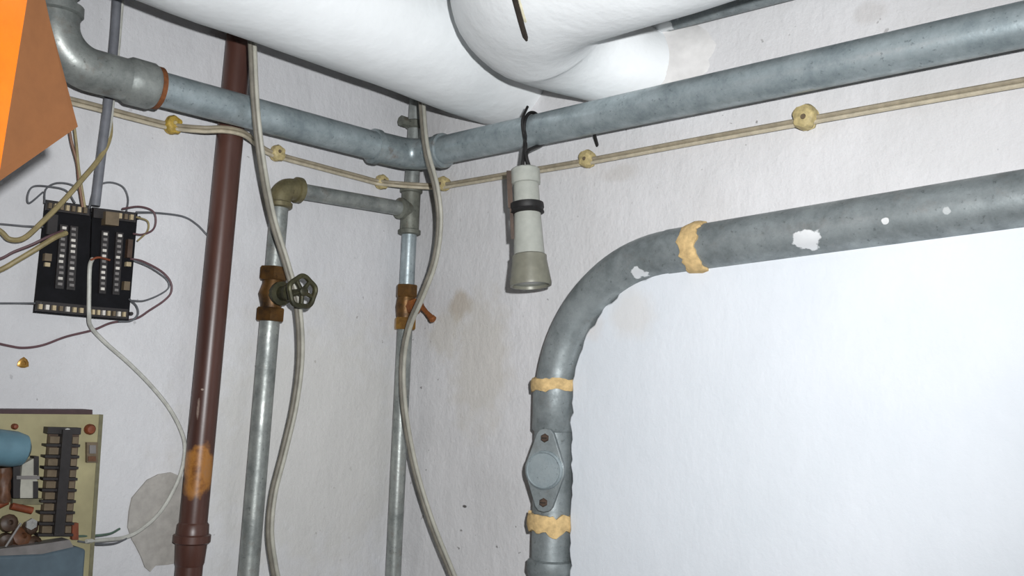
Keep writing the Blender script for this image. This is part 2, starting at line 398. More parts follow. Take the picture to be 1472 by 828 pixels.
# ================================================================== UPPER GALVANISED PIPE
RG = .0295; OG = .092
zc = W(600, 226, 'L', OG).z
gc = WS(OG, zc, 'R', OG)                                    # corner point
gL = W(205, 121, 'L', OG); gR0 = W(1440, 42, 'R', OG)
gR = gc + (gR0-gc)*1.6
gE = W(77, 84, 'L', OG); gE = gc + (gL-gc)*((gE-gc).length/(gL-gc).length)   # elbow point on the same line
gTop = Vector((gE.x, gE.y, H+.0)) - dA*.03
t = thing('galvanised_pipe', gc, 'long grey galvanised pipe running round the corner below the white lagged pipes', 'pipe')
fc = fillet(gL, gc, gR, .05, 10)
m = MB(); m.tube([gL]+[fc[0]], RG, 28); m.build('pipe_run', 'galv', t)
m = MB(); m.tube([fc[-1]]+lerp_pts(fc[-1], gR, 8)[1:], RG, 28); m.build('pipe_run', 'galv', t)
ext = lambda a, b, d: a+(a-b).normalized()*d
ce = [ext(fc[0], fc[1], .055)]+fc+[ext(fc[-1], fc[-2], .035)]
m = MB(); m.tube(ce, RG+.0035, 28)
bead(m, ce[0], (ce[0]-ce[1]).normalized(), RG+.004, .016, .003, 28); bead(m, ce[-1], (ce[-1]-ce[-2]).normalized(), RG+.004, .016, .003, 28)
m.build('elbow', 'galv_rust', t)
fe = fillet(gL, gE, gTop, .062, 14)
m = MB(); m.tube([gL]+fe+[ext(fe[-1], fe[-2], .02)], RG+.005, 28)
dl = (gL-gE).normalized(); bead(m, gL-dl*.005, dl, RG+.006, .05, .0035, 28)
du = (gTop-gE).normalized(); e1 = ext(fe[-1], fe[-2], .02); bead(m, e1, du, RG+.006, .018, .005, 28)
m.build('elbow', 'galv_dull', t)
m = MB(); bead(m, gL+dl*.0235, dl, RG+.0025, .011, .004, 28); m.build('rust_ring', 'rust', t)
m = MB(); m.tube([e1, gTop], RG, 24); bead(m, e1+du*.04, du, RG+.004, .03, .004, 28); m.build('riser', 'galv_dull', t)

# ================================================================== BROWN DOWNPIPE
RBR = .0238; OB = .034
bt, bb = W(341, 90, 'L', OB), W(283, 700, 'L', OB)
dv = (bb-bt).normalized()
top = bt-dv*((H-.001-bt.z)/-dv.z); joint = W(281, 765, 'L', OB); bot = bt+dv*((bt.z-.0)/-dv.z)
joint = bt+dv*((bt.z-joint.z)/-dv.z)
t = thing('brown_downpipe', bot, 'dark brown painted vertical pipe with a rusty orange patch on the left wall', 'pipe')
m = MB(); m.tube(lerp_pts(top, joint+dv*.0, 10), RBR, 28); m.build('pipe', 'brown', t)
m = MB(); m.lathe(joint-dv*.018, dv, [(0, RBR), (.004, RBR+.003), (.02, RBR+.004), (.022, RBR+.008), (.034, RBR+.008), (.037, RBR+.003), (.07, RBR+.001), (.075, RBR-.001)], 28); m.build('socket', 'brown', t)
m = MB(); m.tube([joint+dv*.03, bot], RBR-.0008, 28); m.build('lower_pipe', 'brown', t)

# ================================================================== WATER PIPES WITH VALVES
R2 = .0175; O2 = .034
e2 = W(404, 270, 'L', O2)                                   # elbow corner
tee = W(590, 302, 'L', O2)
p2b = W(357, 826, 'L', O2); d2 = (p2b-e2).normalized(); p2f = e2+d2*(e2.z/-d2.z)
t = thing('water_pipes', p2f, 'grey water pipes with two brass valves standing beside the corner', 'pipe')
h2 = (tee-e2).normalized()
v1a, v1b = W(393, 384, 'L', O2), W(386, 462, 'L', O2)
v1a = e2+d2*((v1a-e2).dot(d2)); v1b = e2+d2*((v1b-e2).dot(d2))
m = MB(); m.tube([e2+d2*.02, v1a], R2, 20); m.build('riser', 'galv_dull', t)
m = MB(); m.tube(lerp_pts(v1b, p2f, 6), R2+.0015, 20); bead(m, v1b+d2*.085, d2, R2+.001, .004, .001); m.build('riser', 'galv_dull', t)
m = MB(); m.tube([e2+h2*.02, tee], R2*.92, 20); m.build('cross_pipe', 'galv_dull', t)
fe2 = fillet(e2+d2*.1, e2, e2+h2*.1, .024, 10)
m = MB(); ee = [ext(fe2[0], fe2[1], .012)]+fe2+[ext(fe2[-1], fe2[-2], .016)]
m.tube(ee, R2+.0042, 22); bead(m, ee[0], d2, R2+.005, .012, .003, 22); bead(m, ee[-1], h2, R2+.005, .014, .003, 22); m.build('elbow', 'brassy_fit', t)
# second riser in the corner
d3 = (W(566, 810, 'L', O2)-tee).normalized(); p3f = tee+d3*(tee.z/-d3.z)
top3 = W(599, 150, 'L', O2); u3 = (top3-tee).normalized(); top3 = tee+u3*((H-tee.z)/u3.z)
v2a, v2b = tee+d3*((W(588, 410, 'L', O2)-tee).dot(d3)), tee+d3*((W(583, 474, 'L', O2)-tee).dot(d3))
R3 = .0165
m = MB(); m.tube([top3, tee-d3*.03], R3, 20); m.build('riser', 'galv_dull', t)
m = MB(); m.tube([tee+d3*.03, v2a], R3, 20); m.build('riser', 'galv', t)
m = MB(); m.tube(lerp_pts(v2b, p3f, 6), R3, 20); m.build('riser', 'galv_dull', t)
m = MB(); m.tube([tee-d3*.044, tee+d3*.05], R3+.0045, 22); bead(m, tee-d3*.044, d3, R3+.005, .012, .0035, 22); bead(m, tee+d3*.05, d3, R3+.005, .012, .0035, 22)
m.tube([tee, tee-h2*.026], R3+.0035, 22); bead(m, tee-h2*.028, h2, R3+.004, .012, .003, 22); m.build('tee', 'zinc_fit', t)
# small union and side plug on the riser above the big pipe
un = tee+u3*((W(597, 180, 'L', O2)-tee).dot(u3))
m = MB(); bead(m, un, u3, R3+.002, .02, .004, 8); m.lathe(un+nL*0, (-dA), [(0, .009), (.03, .009), (.03, .0125), (.042, .0125)], 8); m.build('union', 'zinc_fit', t)
# left gate valve
def hexend(mb, p, ax, r, h): mb.lathe(p-ax*h/2, ax, [(0, r*.93), (h*.1, r), (h*.9, r), (h, r*.93)], 6)
vm = (v1a+v1b)/2; hl = (v1b-v1a).length
m = MB(); m.lathe(v1a, d2, [(0, R2+.001), (hl*.1, R2+.003), (hl*.3, R2+.002), (hl*.5, R2+.008), (hl*.7, R2+.002), (hl*.9, R2+.003), (hl, R2+.001)], 22)
valve = m.build('gate_valve', 'brass', t)
m = MB(); hexend(m, v1a+d2*.013, d2, R2+.011, .026); m.build('hexagon_end', 'brass', valve)
m = MB(); hexend(m, v1b-d2*.013, d2, R2+.011, .026); m.build('hexagon_end', 'brass', valve)
vs_ = nL
m = MB(); m.lathe(vm, vs_, [(0, .019), (.026, .018), (.027, .023), (.034, .023), (.036, .014), (.052, .013), (.054, .016), (.062, .016), (.063, .006), (.106, .006)], 14); m.build('bonnet', 'bronze', valve)
wc = vm+vs_*.100
wb = vs_.cross(ZU).normalized()
hw = MB()
N = 60; rings = []
for i in range(N):                                          # lobed rim
    a = 2*math.pi*i/N; rr = .0275*(1+.06*math.cos(5*a)); d = ZU*math.cos(a)+wb*math.sin(a)
    tn = -ZU*math.sin(a)+wb*math.cos(a); rg = []
    for k in range(8):
        q = 2*math.pi*k/8; rg.append(wc+d*(rr+.0050*math.cos(q))+vs_*.0055*math.sin(q))
    rings.append(rg)
nv = [p for r in rings for p in r]
hw.add(nv, [(i*8+k, i*8+(k+1) % 8, ((i+1) % N)*8+(k+1) % 8, ((i+1) % N)*8+k) for i in range(N) for k in range(8)])
hw.lathe(wc-vs_*.007, vs_, [(0, .008), (.014, .0088), (.016, .006)], 14)
for i in range(5):
    a = 2*math.pi*(i+.5)/5; d = ZU*math.cos(a)+wb*math.sin(a); hw.tube([wc+d*.006, wc+d*.028], .0042, 8)
hw.build('handwheel', 'bronze', valve)
# right stop cock
vm2 = (v2a+v2b)/2; hl = (v2b-v2a).length
m = MB(); m.lathe(v2a, d3, [(0, R3+.001), (hl*.15, R3+.002), (hl*.5, R3+.006), (hl*.85, R3+.002), (hl, R3+.001)], 20); cock = m.build('stop_cock', 'brass', t)
m = MB(); hexend(m, v2a+d3*.014, d3, R3+.008, .028); m.build('hexagon_end', 'brass', cock)
m = MB(); hexend(m, v2b-d3*.013, d3, R3+.008, .026); m.build('hexagon_end', 'brass_hi', cock)
m = MB(); m.lathe(vm2, vs_, [(0, .016), (.02, .015), (.021, .018), (.032, .018), (.034, .009), (.052, .008)], 8); m.build('bonnet', 'rusty_tap', cock)
ha = vm2+vs_*.05
m = MB(); hd = (vs_*.75-ZU*.62+dA*.1).normalized()
m.tube([ha-hd*.004, ha+hd*.02, ha+hd*.04], [.007, .005, .007], 10); m.lathe(ha+hd*.036, hd, [(0, .005), (.004, .008), (.01, .0085), (.013, .005)], 10)
m.tube([ha, ha+ZU*.016-vs_*.006], [.006, .0065], 10); m.build('lever_handle', 'rusty_tap', cock)

# ================================================================== LOWER WASTE PIPE (right wall)
RW_ = .0385; OW = .046
wR0 = W(1440, 291, 'R', OW); wM = W(1080, 345, 'R', OW); dR = (wM-wR0).normalized()
vB, vT = W(793, 800, 'R', OW), W(798, 560, 'R', OW); dV = (vT-vB).normalized()
# bend corner: intersect in the plane of the wall
s0, z0 = (wR0-CRN).dot(nL), wR0.z; ds, dz = dR.dot(nL), dR.z
s1, z1 = (vB-CRN).dot(nL), vB.z; es, ez = dV.dot(nL), dV.z
den = ds*ez-dz*es; kk = ((s1-s0)*ez-(z1-z0)*es)/den
wC = wR0+dR*kk
wFar = wR0-dR*1.2; wBot = vB-dV*(vB.z/dV.z)
t = thing('waste_pipe', wBot, 'thick grey waste pipe bending down beside the white plaster panel', 'pipe')
arc = fillet(wFar, wC, wBot, .255, 24)
pj1 = W(1008, 350, 'R', OW); pj2 = W(797, 553, 'R', OW); pj3 = W(790, 750, 'R', OW)
m = MB(); m.tube(lerp_pts(wFar, arc[0], 8), RW_, 32); m.build('pipe_run', 'galv_low', t)
m = MB(); m.tube(arc, RW_-.001, 32); m.build('bend', 'galv_low', t)
m = MB(); m.tube(lerp_pts(arc[-1], wBot, 8), RW_-.002, 32); m.build('riser', 'galv_low', t)
dn = -dV
jz = lambda p: vB+dV*((p-vB).dot(dV))
c1 = jz(W(797, 548, 'R', OW)); c2 = jz(W(795, 622, 'R', OW))
m = MB(); m.lathe(c1, dn, [(0, RW_-.002), (.004, RW_+.002), ((c2-c1).length-.006, RW_+.002), ((c2-c1).length, RW_-.003)], 32); m.build('socket', 'galv_low', t)
c3 = jz(W(793, 803, 'R', OW))
m = MB(); m.lathe(c3, dn, [(0, RW_-.002), (.003, RW_+.005), (.02, RW_+.006), (.026, RW_+.003), (.12, RW_+.002)], 32); m.build('socket', 'galv_low', t)
def wrap(name, c, ax, r, wd, seed, tails=()):
    """ragged strip of sealing material wound round a pipe"""
    ax = ax.normalized(); a = (nR-ax*nR.dot(ax)).normalized(); b = ax.cross(a); n = 44; vv = []; ff = []
    for j in range(n):
        th = 2*math.pi*j/n; d = a*math.cos(th)+b*math.sin(th)
        w0 = wd*(.5+.35*noise.noise(Vector((math.cos(th)*2.2, math.sin(th)*2.2, seed)))+.18*noise.noise(Vector((math.cos(th)*7, math.sin(th)*7, seed+3))))
        w1 = wd*(.5+.35*noise.noise(Vector((math.cos(th)*2.2, math.sin(th)*2.2, seed+9)))+.18*noise.noise(Vector((math.cos(th)*7, math.sin(th)*7, seed+13))))
        for ang_, amt in tails:
            w1 += amt*math.exp(-((math.atan2(math.sin(th-ang_), math.cos(th-ang_)))/.28)**2)
        for k, (f, h) in enumerate(((-1, 0), (-1, .0035), (-.4, .006), (.4, .0055), (1, .0035), (1, 0))):
            hh = h+(.0016*noise.noise(Vector((th*3, f*2, seed))) if h else -.002)
            vv.append(c+d*(r+hh)+ax*(w0*f if f < 0 else w1*f))
    K = 6
    for j in range(n):
        for k in range(K-1): ff.append((j*K+k, j*K+k+1, ((j+1) % n)*K+k+1, ((j+1) % n)*K+k))
    m = MB(); m.add(vv, ff); return m.build(name, 'tan', t, ang=60)
# joint on the bend: nearest arc point to pixel (1008, 350)
allp = lerp_pts(wFar, arc[0], 60)+arc
ji = min(range(1, len(allp)-1), key=lambda i: (allp[i]-pj1).length)
wrap('sealing_wrap', allp[ji], allp[ji+1]-allp[ji-1], RW_, .030, 2.0, ((2.2, .02), (-2.2, .0)))
wrap('sealing_wrap', jz(pj2), dn, RW_+.001, .022, 5.0)
wrap('sealing_wrap', jz(pj3), dn, RW_+.002, .030, 8.0)
# access cover with two screws
ac = jz(W(790, 673, 'R', OW)); an = (nR*.62+Vector((0, -1, 0))*.6); an = (an-dn*an.dot(dn)).normalized(); al = dn.cross(an).normalized()
fo = []
for k in range(48):
    th = 2*math.pi*k/48; x, y = math.cos(th), math.sin(th)
    rx = .037; px_, py_ = x*rx, y*rx
    fo.append((px_, py_))
lob = [(-.016, -.064), (-.010, -.071), (0, -.073), (.010, -.071), (.016, -.064)]
out = [p for p in fo if p[1] >= -.022 and p[1] <= .022 and p[0] > 0]; out.sort(key=lambda p: p[1])
right = out; leftp = [(-x, y) for x, y in reversed(out)]
outl = lob+right+[(-x, -y) for x, y in lob]+leftp
fz = RW_+.012
m = MB(); m.prism([ac+al*x+dn*y+an*fz for x, y in outl], -an*.010)
m.lathe(ac+an*.01, an, [(0, .030), (fz-.012, .030)], 28); cover = m.build('access_cover', 'galv_low', t, bevel=.0015)
m = MB(); m.lathe(ac+an*(fz-.001), an, [(0, .0345), (.005, .034), (.0075, .031), (.006, .0295), (.0065, 0.001)], 36); m.build('round_cap', 'galv', cover)
for sg in (-1, 1):
    p = ac+dn*(.056*sg)+an*(fz-.001)
    m = MB(); m.lathe(p, an, [(0, .008), (.004, .0078), (.006, .006)], 6); scw = m.build('screw', 'comp_b', cover)
    m = MB(); m.box(p+an*.0058, al*.005, dn*.001, an*.0008); m.build('slot', 'dark', scw)
# ================================================================== SMALL GREY PIPE at the top right
q0, q1 = W(925, 37, 'R', .03), W(1125, -16, 'R', .03); dq = (q1-q0).normalized()
t = thing('grey_wall_pipe', q0, 'narrow grey pipe splashed with white paint along the top of the right wall', 'pipe')
m = MB(); m.tube([q0-dq*.06, q1+dq*.9], .021, 24); m.build('pipe', 'galv_top', t)

# ================================================================== CONDUIT at the left
t = thing('grey_conduit', W(140, 285, 'L', .02), 'thin grey conduit running down to the black circuit boards', 'conduit')
cp = catmull([W(172, -60, 'L', .03), W(168, 0, 'L', .03), W(164, 60, 'L', .03), W(155, 150, 'L', .03), W(146, 220, 'L', .03), (W(137, 296, 'L', .03))], 6)
m = MB(); m.tube([Vector((cp[0].x, cp[0].y, H))]+cp, .0075, 14); m.build('conduit', 'conduit', t)
m = MB(); m.tube(catmull([W(178, -40, 'L', .026), W(174, 20, 'L', .026), W(168, 90, 'L', .026), W(158, 180, 'L', .03), W(150, 205, 'L', .03)], 6), .0035, 8); m.build('strapped_wire', 'w_white', t)

# ================================================================== CLIPPED CABLE AND ITS CLIPS
route = [(20, 128, 'L', .03), (80, 140, 'L', .02), (130, 152, 'L', .02), (190, 168, 'L', .018), (243, 181, 'L', .017), (290, 186, 'L', .058), (322, 186, 'L', .070), (350, 192, 'L', .064), (370, 207, 'L', .030), (392, 221, 'L', .017),
         (460, 240, 'L', .014), (520, 256, 'L', .015), (543, 262, 'L', .017), (572, 265, 'L', .052), (598, 267, 'L', .066)]
routeR = [(625, 268, 'R', .034), (645, 266, 'R', .017), (740, 250, 'R', .013), (851, 231, 'R', .017), (1000, 203, 'R', .013), (1165, 173, 'R', .017), (1320, 145, 'R', .013), (1472, 118, 'R', .014), (1640, 88, 'R', .014)]
pts = catmull([W(*q) for q in route+routeR], 7)
r_ = .0036
t = thing('clipped_cable', pts[-1], 'beige twin cable clipped along both walls below the galvanised pipe', 'cable')
m = MB(); m.tube([p+ZU*r_ for p in pts], r_, 8); m.build('strand', 'cable_u', t)
m = MB(); m.tube([p-ZU*r_ for p in pts], r_, 8); m.build('strand', 'cable', t)
clips = [(243, 182, 'L', 'yellowed round cable clip on the left wall beside the brown pipe', 'clip_y', 1.0),
         (393, 222, 'L', 'ivory cable clip half hidden behind the hanging cable right of the brown pipe', 'clip', .95),
         (543, 263, 'L', 'ivory cable clip under the galvanised elbow left of the corner', 'clip', .95),
         (644, 266, 'R', 'ivory cable clip just right of the corner beside the hanging cable', 'clip', .95),
         (851, 231, 'R', 'ivory cable clip to the right of the torch below a black nail', 'clip', 1.0),
         (1165, 173, 'R', 'large ivory cable clip alone on the right wall, farthest from the corner', 'clip', 1.18)]
def clip_mesh(mat):
    m = MB(); prof = [(0, .010), (.003, .0135), (.009, .015), (.0095, .0125), (.0125, .0125), (.013, .0155), (.019, .0160), (.024, .0140), (.026, .009)]
    seg = 26; rings = []
    for h, r in prof:
        rings.append([Vector((math.cos(2*math.pi*j/seg)*r*(1+.025*math.cos(5*2*math.pi*j/seg)+.14*noise.noise(Vector((math.cos(2*math.pi*j/seg)*2.2, math.sin(2*math.pi*j/seg)*2.2, h*60)))),
                              math.sin(2*math.pi*j/seg)*r*(1+.025*math.cos(5*2*math.pi*j/seg)+.14*noise.noise(Vector((math.cos(2*math.pi*j/seg)*2.2, math.sin(2*math.pi*j/seg)*2.2, h*60))))*1.08, h)) for j in range(seg)])
    m.ring_grid(rings); return m
def nail_mesh():
    m = MB(); m.lathe(Vector((.002, -.002, .024)), Vector((0, 0, 1)), [(0, .0022), (.003, .0022), (.0032, .0038), (.005, .003)], 10); return m
for x, y, pl, lab, mt, sc in clips:
    p = W(x, y, pl, .0); n_ = NRM[pl]
    t = thing('cable_clip', p, lab, 'clip', 'cable clips')
    al_ = (-dA if pl == 'L' else nL); zz = n_; xx = al_; yy = zz.cross(xx)
    t.rotation_euler = Matrix((xx, yy, zz)).transposed().to_euler(); t.scale = (sc, sc, sc)
    WORLD[t.name] = Vector(); clip_mesh(mt).build('clip_body', mt, t); nail_mesh().build('nail_head', 'term_b' if mt == 'clip' else 'clip', t)

# ================================================================== HANGING CABLES
def strands(pts, r, pl, gap=1.0, up=False):
    n = len(pts); sd = []
    for i in range(n):
        t_ = (pts[min(i+1, n-1)]-pts[max(i-1, 0)]).normalized(); sd.append(ZU if up else t_.cross(NRM[pl]).normalized())
    return [p+q*r*gap for p, q in zip(pts, sd)], [p-q*r*gap for p, q in zip(pts, sd)]
def hanging(name, P, lab, r, gap=1.0):
    pts = catmull([W(*q) for q in P], 8); a, b = strands(pts, r, P[-1][2], gap)
    t = thing(name, pts[-1], lab, 'cable', 'hanging cables')
    if (a[40]-b[40]).dot(RT) > 0: a, b = b, a  # left strand gets the painted shadow tone
    m = MB(); m.tube(a, r, 10); m.build('strand', 'cable_shade', t); m = MB(); m.tube(b, r, 10); m.build('strand', 'cable_g', t)
hanging('hanging_cable', [(360, 20, 'L', .13), (363, 70, 'L', .14), (367, 150, 'L', .145), (376, 230, 'L', .135), (391, 310, 'L', .105), (412, 380, 'L', .098), (428, 440, 'L', .10), (432, 510, 'L', .09), (424, 580, 'L', .08),
                          (408, 650, 'L', .07), (393, 710, 'L', .06), (388, 765, 'L', .06), (394, 815, 'L', .06), (404, 870, 'L', .06), (408, 980, 'L', .06), (396, 1150, 'L', .05), (380, 1400, 'L', .04)], 'slack grey white twin cable hanging past the handwheel valve', .0042)
hanging('hanging_cable', [(604, 110, 'R', .11), (607, 155, 'R', .13), (613, 215, 'R', .142), (627, 270, 'R', .135), (632, 320, 'R', .12), (625, 375, 'R', .11), (607, 425, 'R', .105), (588, 470, 'R', .09), (579, 520, 'R', .08), (581, 585, 'R', .08),
                          (596, 670, 'R', .085), (620, 750, 'R', .075), (650, 825, 'R', .07), (680, 900, 'R', .07), (700, 1020, 'R', .06), (705, 1180, 'R', .05), (705, 1330, 'R', .04)], 'grey white twin cable looping past the corner valve and trailing right', .0042, 1.15)

# ================================================================== TORCH
pt = W(755, 243, 'R', .135); pb = W(763, 411, 'R', .135); ax = (pb-pt).normalized(); Ht = (pb-pt).length; k = Ht/168
t = thing('torch', pb, 'pale grey torch hanging head down from the galvanised pipe by a black strap', 'torch')
rr_ = lambda px_: px_*k/2
m = MB(); m.lathe(pt, ax, [(22*k, rr_(36)), (50*k, rr_(37)), (70*k, rr_(38)), (126*k, rr_(43)), (128*k, rr_(44))], 24); m.build('barrel', 'torch_l', t)
m = MB(); m.lathe(pt, ax, [(0, rr_(38)), (2*k, rr_(42)), (22*k, rr_(42)), (23*k, rr_(38))], 12); m.build('end_cap', 'torch_l', t)
m = MB(); m.lathe(pt, ax, [(50*k, rr_(40)), (51*k, rr_(47)), (57*k, rr_(48)), (60*k, rr_(45)), (64*k, rr_(48)), (66*k, rr_(40))], 24); m.build('grip_ring', 'black', t)
m = MB(); m.lathe(pt, ax, [(124*k, rr_(43)), (126*k, rr_(48)), (132*k, rr_(48)), (164*k, rr_(58)), (168*k, rr_(57)), (168*k, rr_(51)), (160*k, rr_(48))], 28); m.build('head', 'torch', t)
m = MB(); m.lathe(pt, ax, [(162*k, rr_(50)), (164*k, rr_(50))], 28); m.build('lens', 'glass', t)
sd = (RT*-1)
m = MB(); m.box(pt+ax*30*k+RT*-rr_(46), FW*.007, RT*.0045, ax*27*k); m.box(pt+ax*78*k+RT*-rr_(44), FW*.006, RT*.003, ax*24*k); m.build('shaded_side_strip', 'comp_b', t)  # dark brown strips standing in for the shaded left side of the torch
gdir = (gR-gc).normalized(); gp = gc+gdir*((W(768, 190, 'R', OG)-gc).dot(gdir))
loop = []
for i in range(13):
    a = math.radians(-60+i*23); loop.append(gp+(nR*math.cos(a)+ZU*math.sin(a))*(RG+.004)+gdir*.004*math.sin(i*.5))
low = pt-ax*.002
m = MB(); m.tube(catmull([low-RT*.006, low+ZU*.018-RT*.004]+loop[1:]+[low+ZU*.03+RT*.002, low+RT*.008], 4), .0034, 8)
m.tube(catmull([low+RT*.005, low+ZU*.022, low+ZU*.044, loop[1]+nR*.004, loop[3]+nR*.006+ZU*.004, loop[5]+nR*.005+ZU*.012], 4), .0026, 8); m.build('strap', 'black', t)

# black nail and black tie by the pipe
m = MB(); m.tube([W(851, 176, 'R', .05), W(854, 192, 'R', .03), W(859, 211, 'R', -.004)], [.0028, .0032, .0034], 8)
tag(m.build('bent_nail', 'black'), 'short black bent nail above a cable clip on the right wall', 'nail')
# ================================================================== WIRES AND BOARDS AT THE LEFT
def wire(P, r, mat, lab, name='wire', grp='loose wires at the black boards'):
    m = MB(); m.tube(catmull([W(x, y, 'L', o_) for x, y, o_ in P], 6), r, 8); return tag(m.build(name, mat), lab, 'wire', grp)
def slab(mb, px, off0, off1, pl='L'):
    mb.prism([W(x, y, pl, off1) for x, y in px], -NRM[pl]*(off1-off0)); return mb
def rect(x0, y0, x1, y1): return [(x0, y0), (x1, y0), (x1, y1), (x0, y1)]
class Skew:
    """pixel frame of a board: bilinear map of (u, v) in 0..1"""
    def __init__(s, q): s.q = q
    def __call__(s, u, v):
        (ax_, ay), (bx, by), (cx, cy), (dx, dy) = s.q
        return (ax_*(1-u)*(1-v)+bx*u*(1-v)+cx*u*v+dx*(1-u)*v, ay*(1-u)*(1-v)+by*u*(1-v)+cy*u*v+dy*(1-u)*v)
    def r(s, u0, v0, u1, v1): return [s(u0, v0), s(u1, v0), s(u1, v1), s(u0, v1)]
def black_board(q, lab, left):
    S = Skew(q); t = thing('circuit_board', W(*S(.5, 1), 'L', 0), lab, 'circuit board', 'black circuit boards')
    slab(MB(), S.r(0, 0, 1, 1), .020, .024).build('board', 'pcb', t)
    for u, v in ((.08, .06), (.92, .06), (.08, .94), (.92, .94)):
        m = MB(); m.lathe(W(*S(u, v), 'L', 0), nL, [(0, .003), (.022, .003)], 8); m.build('standoff', 'comp', t)
    n_ = 7
    for kx in range(n_):                                    # terminal blocks bottom and top
        u0 = .05+kx*.9/n_
        o = slab(MB(), S.r(u0+.035, .922, u0+.9/n_-.03, .966), .024, .036).build('terminal', ('term', 'term', 'pin', 'term', 'term_b', 'pin', 'term')[(kx+left) % 7], t)
        if left or kx > 1:
            slab(MB(), S.r(u0+.03, .022, u0+.9/n_-.03, .07), .024, .036).build('terminal', ('term', 'term_b', 'term', 'term_b')[(kx+left) % 4], t)
    slab(MB(), S.r(.03, .895, .97, .985), .024, .030).build('terminal_base', 'comp', t)
    slab(MB(), S.r(.03, .005, .97, .09), .024, .030).build('terminal_base', 'comp', t)
    for cx_ in ((.40, .62) if left else (.27, .60)):
        slab(MB(), S.r(cx_-.045, .2, cx_+.12, .77), .024, .029).build('chip_strip', 'comp', t)
        for ky in range(11):
            v = .215+ky*.05; mt = random.choice(['pin', 'pin', 'pin_g']) if left else random.choice(['pin', 'pin_g', 'pin_g'])
            jx = random.uniform(-.012, .012); slab(MB(), S.r(cx_+jx, v, cx_+.085+jx, v+.024), .029, .032).build('contact', mt, t)
    if left:
        slab(MB(), S.r(.10, .47, .24, .535), .024, .034).build('relay', 'term_b', t); slab(MB(), S.r(.12, .55, .22, .585), .024, .030).build('lamp', 'term', t)
        slab(MB(), S.r(.10, .12, .30, .30), .024, .034).build('relay', 'comp', t)
    else:
        slab(MB(), S.r(.84, .25, .95, .42), .024, .034).build('relay', 'comp_b', t); slab(MB(), S.r(.84, .46, .95, .50), .024, .032).build('lamp', 'term', t)
        slab(MB(), S.r(.82, .64, .96, .72), .024, .034).build('relay', 'term_b', t); slab(MB(), S.r(.30, .02, .60, .14), .024, .040).build('relay', 'term_b', t)
    return t
random.seed(11)
black_board([(66, 287), (131, 296), (126, 456), (49, 449)], 'left of the two black circuit boards, with rows of pale contacts', 1)
black_board([(133, 298), (198, 306), (185, 461), (128, 457)], 'right of the two black circuit boards, nearer the brown pipe', 0)
wire([(62, 276, .012), (42, 292, .016), (40, 280, .02), (48, 268, .02), (70, 268, .02), (95, 274, .02), (108, 292, .03)], .0014, 'w_grey', 'thin grey wire looping left above the black boards')
wire([(64, 292, .028), (66, 272, .022), (82, 263, .02), (104, 266, .022), (118, 280, .025), (122, 298, .03)], .0014, 'w_grey', 'thin grey wire arching over the left black board')
wire([(128, 300, .03), (136, 272, .02), (155, 262, .018), (176, 268, .018), (184, 285, .02), (182, 304, .03)], .0014, 'w_grey', 'thin grey wire arching over the right black board')
wire([(176, 300, .034), (200, 297, .02), (219, 303, .018), (224, 316, .018), (220, 330, .018), (205, 337, .022), (192, 336, .03)], .0017, 'w_purple', 'purple brown wire looping at the upper right board corner')
wire([(196, 312, .03), (212, 318, .02), (212, 332, .018), (198, 346, .03)], .0016, 'w_tan', 'short tan wire curl beside the right black board')
wire([(196, 305, .03), (225, 306, .012), (262, 311, .008), (282, 322, .008), (298, 338, .010)], .0018, 'w_grey', 'grey wire running from the right black board to the brown pipe')
wire([(188, 372, .03), (206, 376, .02), (232, 390, .015), (245, 405, .015), (246, 420, .015), (236, 432, .015), (215, 446, .015), (195, 458, .015), (160, 464, .012), (135, 474, .010), (95, 484, .006), (62, 496, .006), (35, 500, .006), (12, 497, .006), (-40, 485, .006)], .0019, 'w_purple', 'long purple brown wire looping below the black boards to the left edge')
wire([(192, 374, .03), (215, 384, .024), (238, 400, .02), (243, 412, .02), (232, 422, .018), (208, 432, .02), (190, 432, .03)], .0014, 'w_grey', 'dark grey wire loop right of the black boards')
wire([(186, 430, .03), (196, 440, .02), (198, 452, .018), (188, 461, .018), (170, 462, .02)], .0017, 'w_grey', 'small grey wire curl under the right black board')
wire([(-40, 436, .008), (0, 436, .008), (30, 436, .010), (60, 436, .030)], .0016, 'w_grey', 'straight grey wire entering the left black board from the left edge')
wire([(-40, 320, .01), (0, 322, .012), (35, 325, .014), (62, 326, .03)], .0016, 'w_grey', 'pale wire at the upper left of the black boards')
wire([(158, 160, .026), (158, 195, .028), (145, 225, .036), (118, 258, .045), (90, 290, .05), (62, 318, .05), (35, 342, .04), (14, 344, .03), (0, 332, .03), (-30, 315, .03)], .0042, 'w_tan', 'thick tan cable sagging across the left black board', 'tan_cable')
wire([(95, 335, .034), (78, 342, .045), (55, 356, .045), (25, 374, .035), (0, 388, .03), (-40, 402, .03)], .0042, 'w_tan', 'thick tan cable running from the left board to the left edge', 'tan_cable')
wire([(-20, 372, .026), (0, 372, .026), (20, 362, .03), (45, 352, .04), (70, 340, .045), (90, 332, .034)], .0022, 'w_purple', 'purple wire running beside the lower tan cable')
wire([(98, 175, .035), (103, 205, .035), (111, 235, .035), (114, 265, .036), (119, 298, .036)], .0024, 'w_brown', 'brown wire dropping from behind the cardboard flap')
wire([(106, 175, .037), (110, 208, .037), (113, 240, .037), (122, 298, .037)], .0022, 'w_tan', 'tan wire twisted with the brown wire above the boards')
wire([(133, 372, .03), (129, 384, .038), (128, 420, .038), (128, 452, .036), (131, 470, .02), (152, 493, .014), (185, 522, .012), (215, 552, .012), (242, 585, .012), (260, 618, .014), (266, 645, .014), (260, 680, .014), (244, 715, .014), (225, 742, .014), (200, 763, .014), (178, 773, .018), (150, 776, .035), (124, 778, .05)],
     .0034, 'w_white', 'white cable swinging from the black boards down to the lower board', 'white_cable')
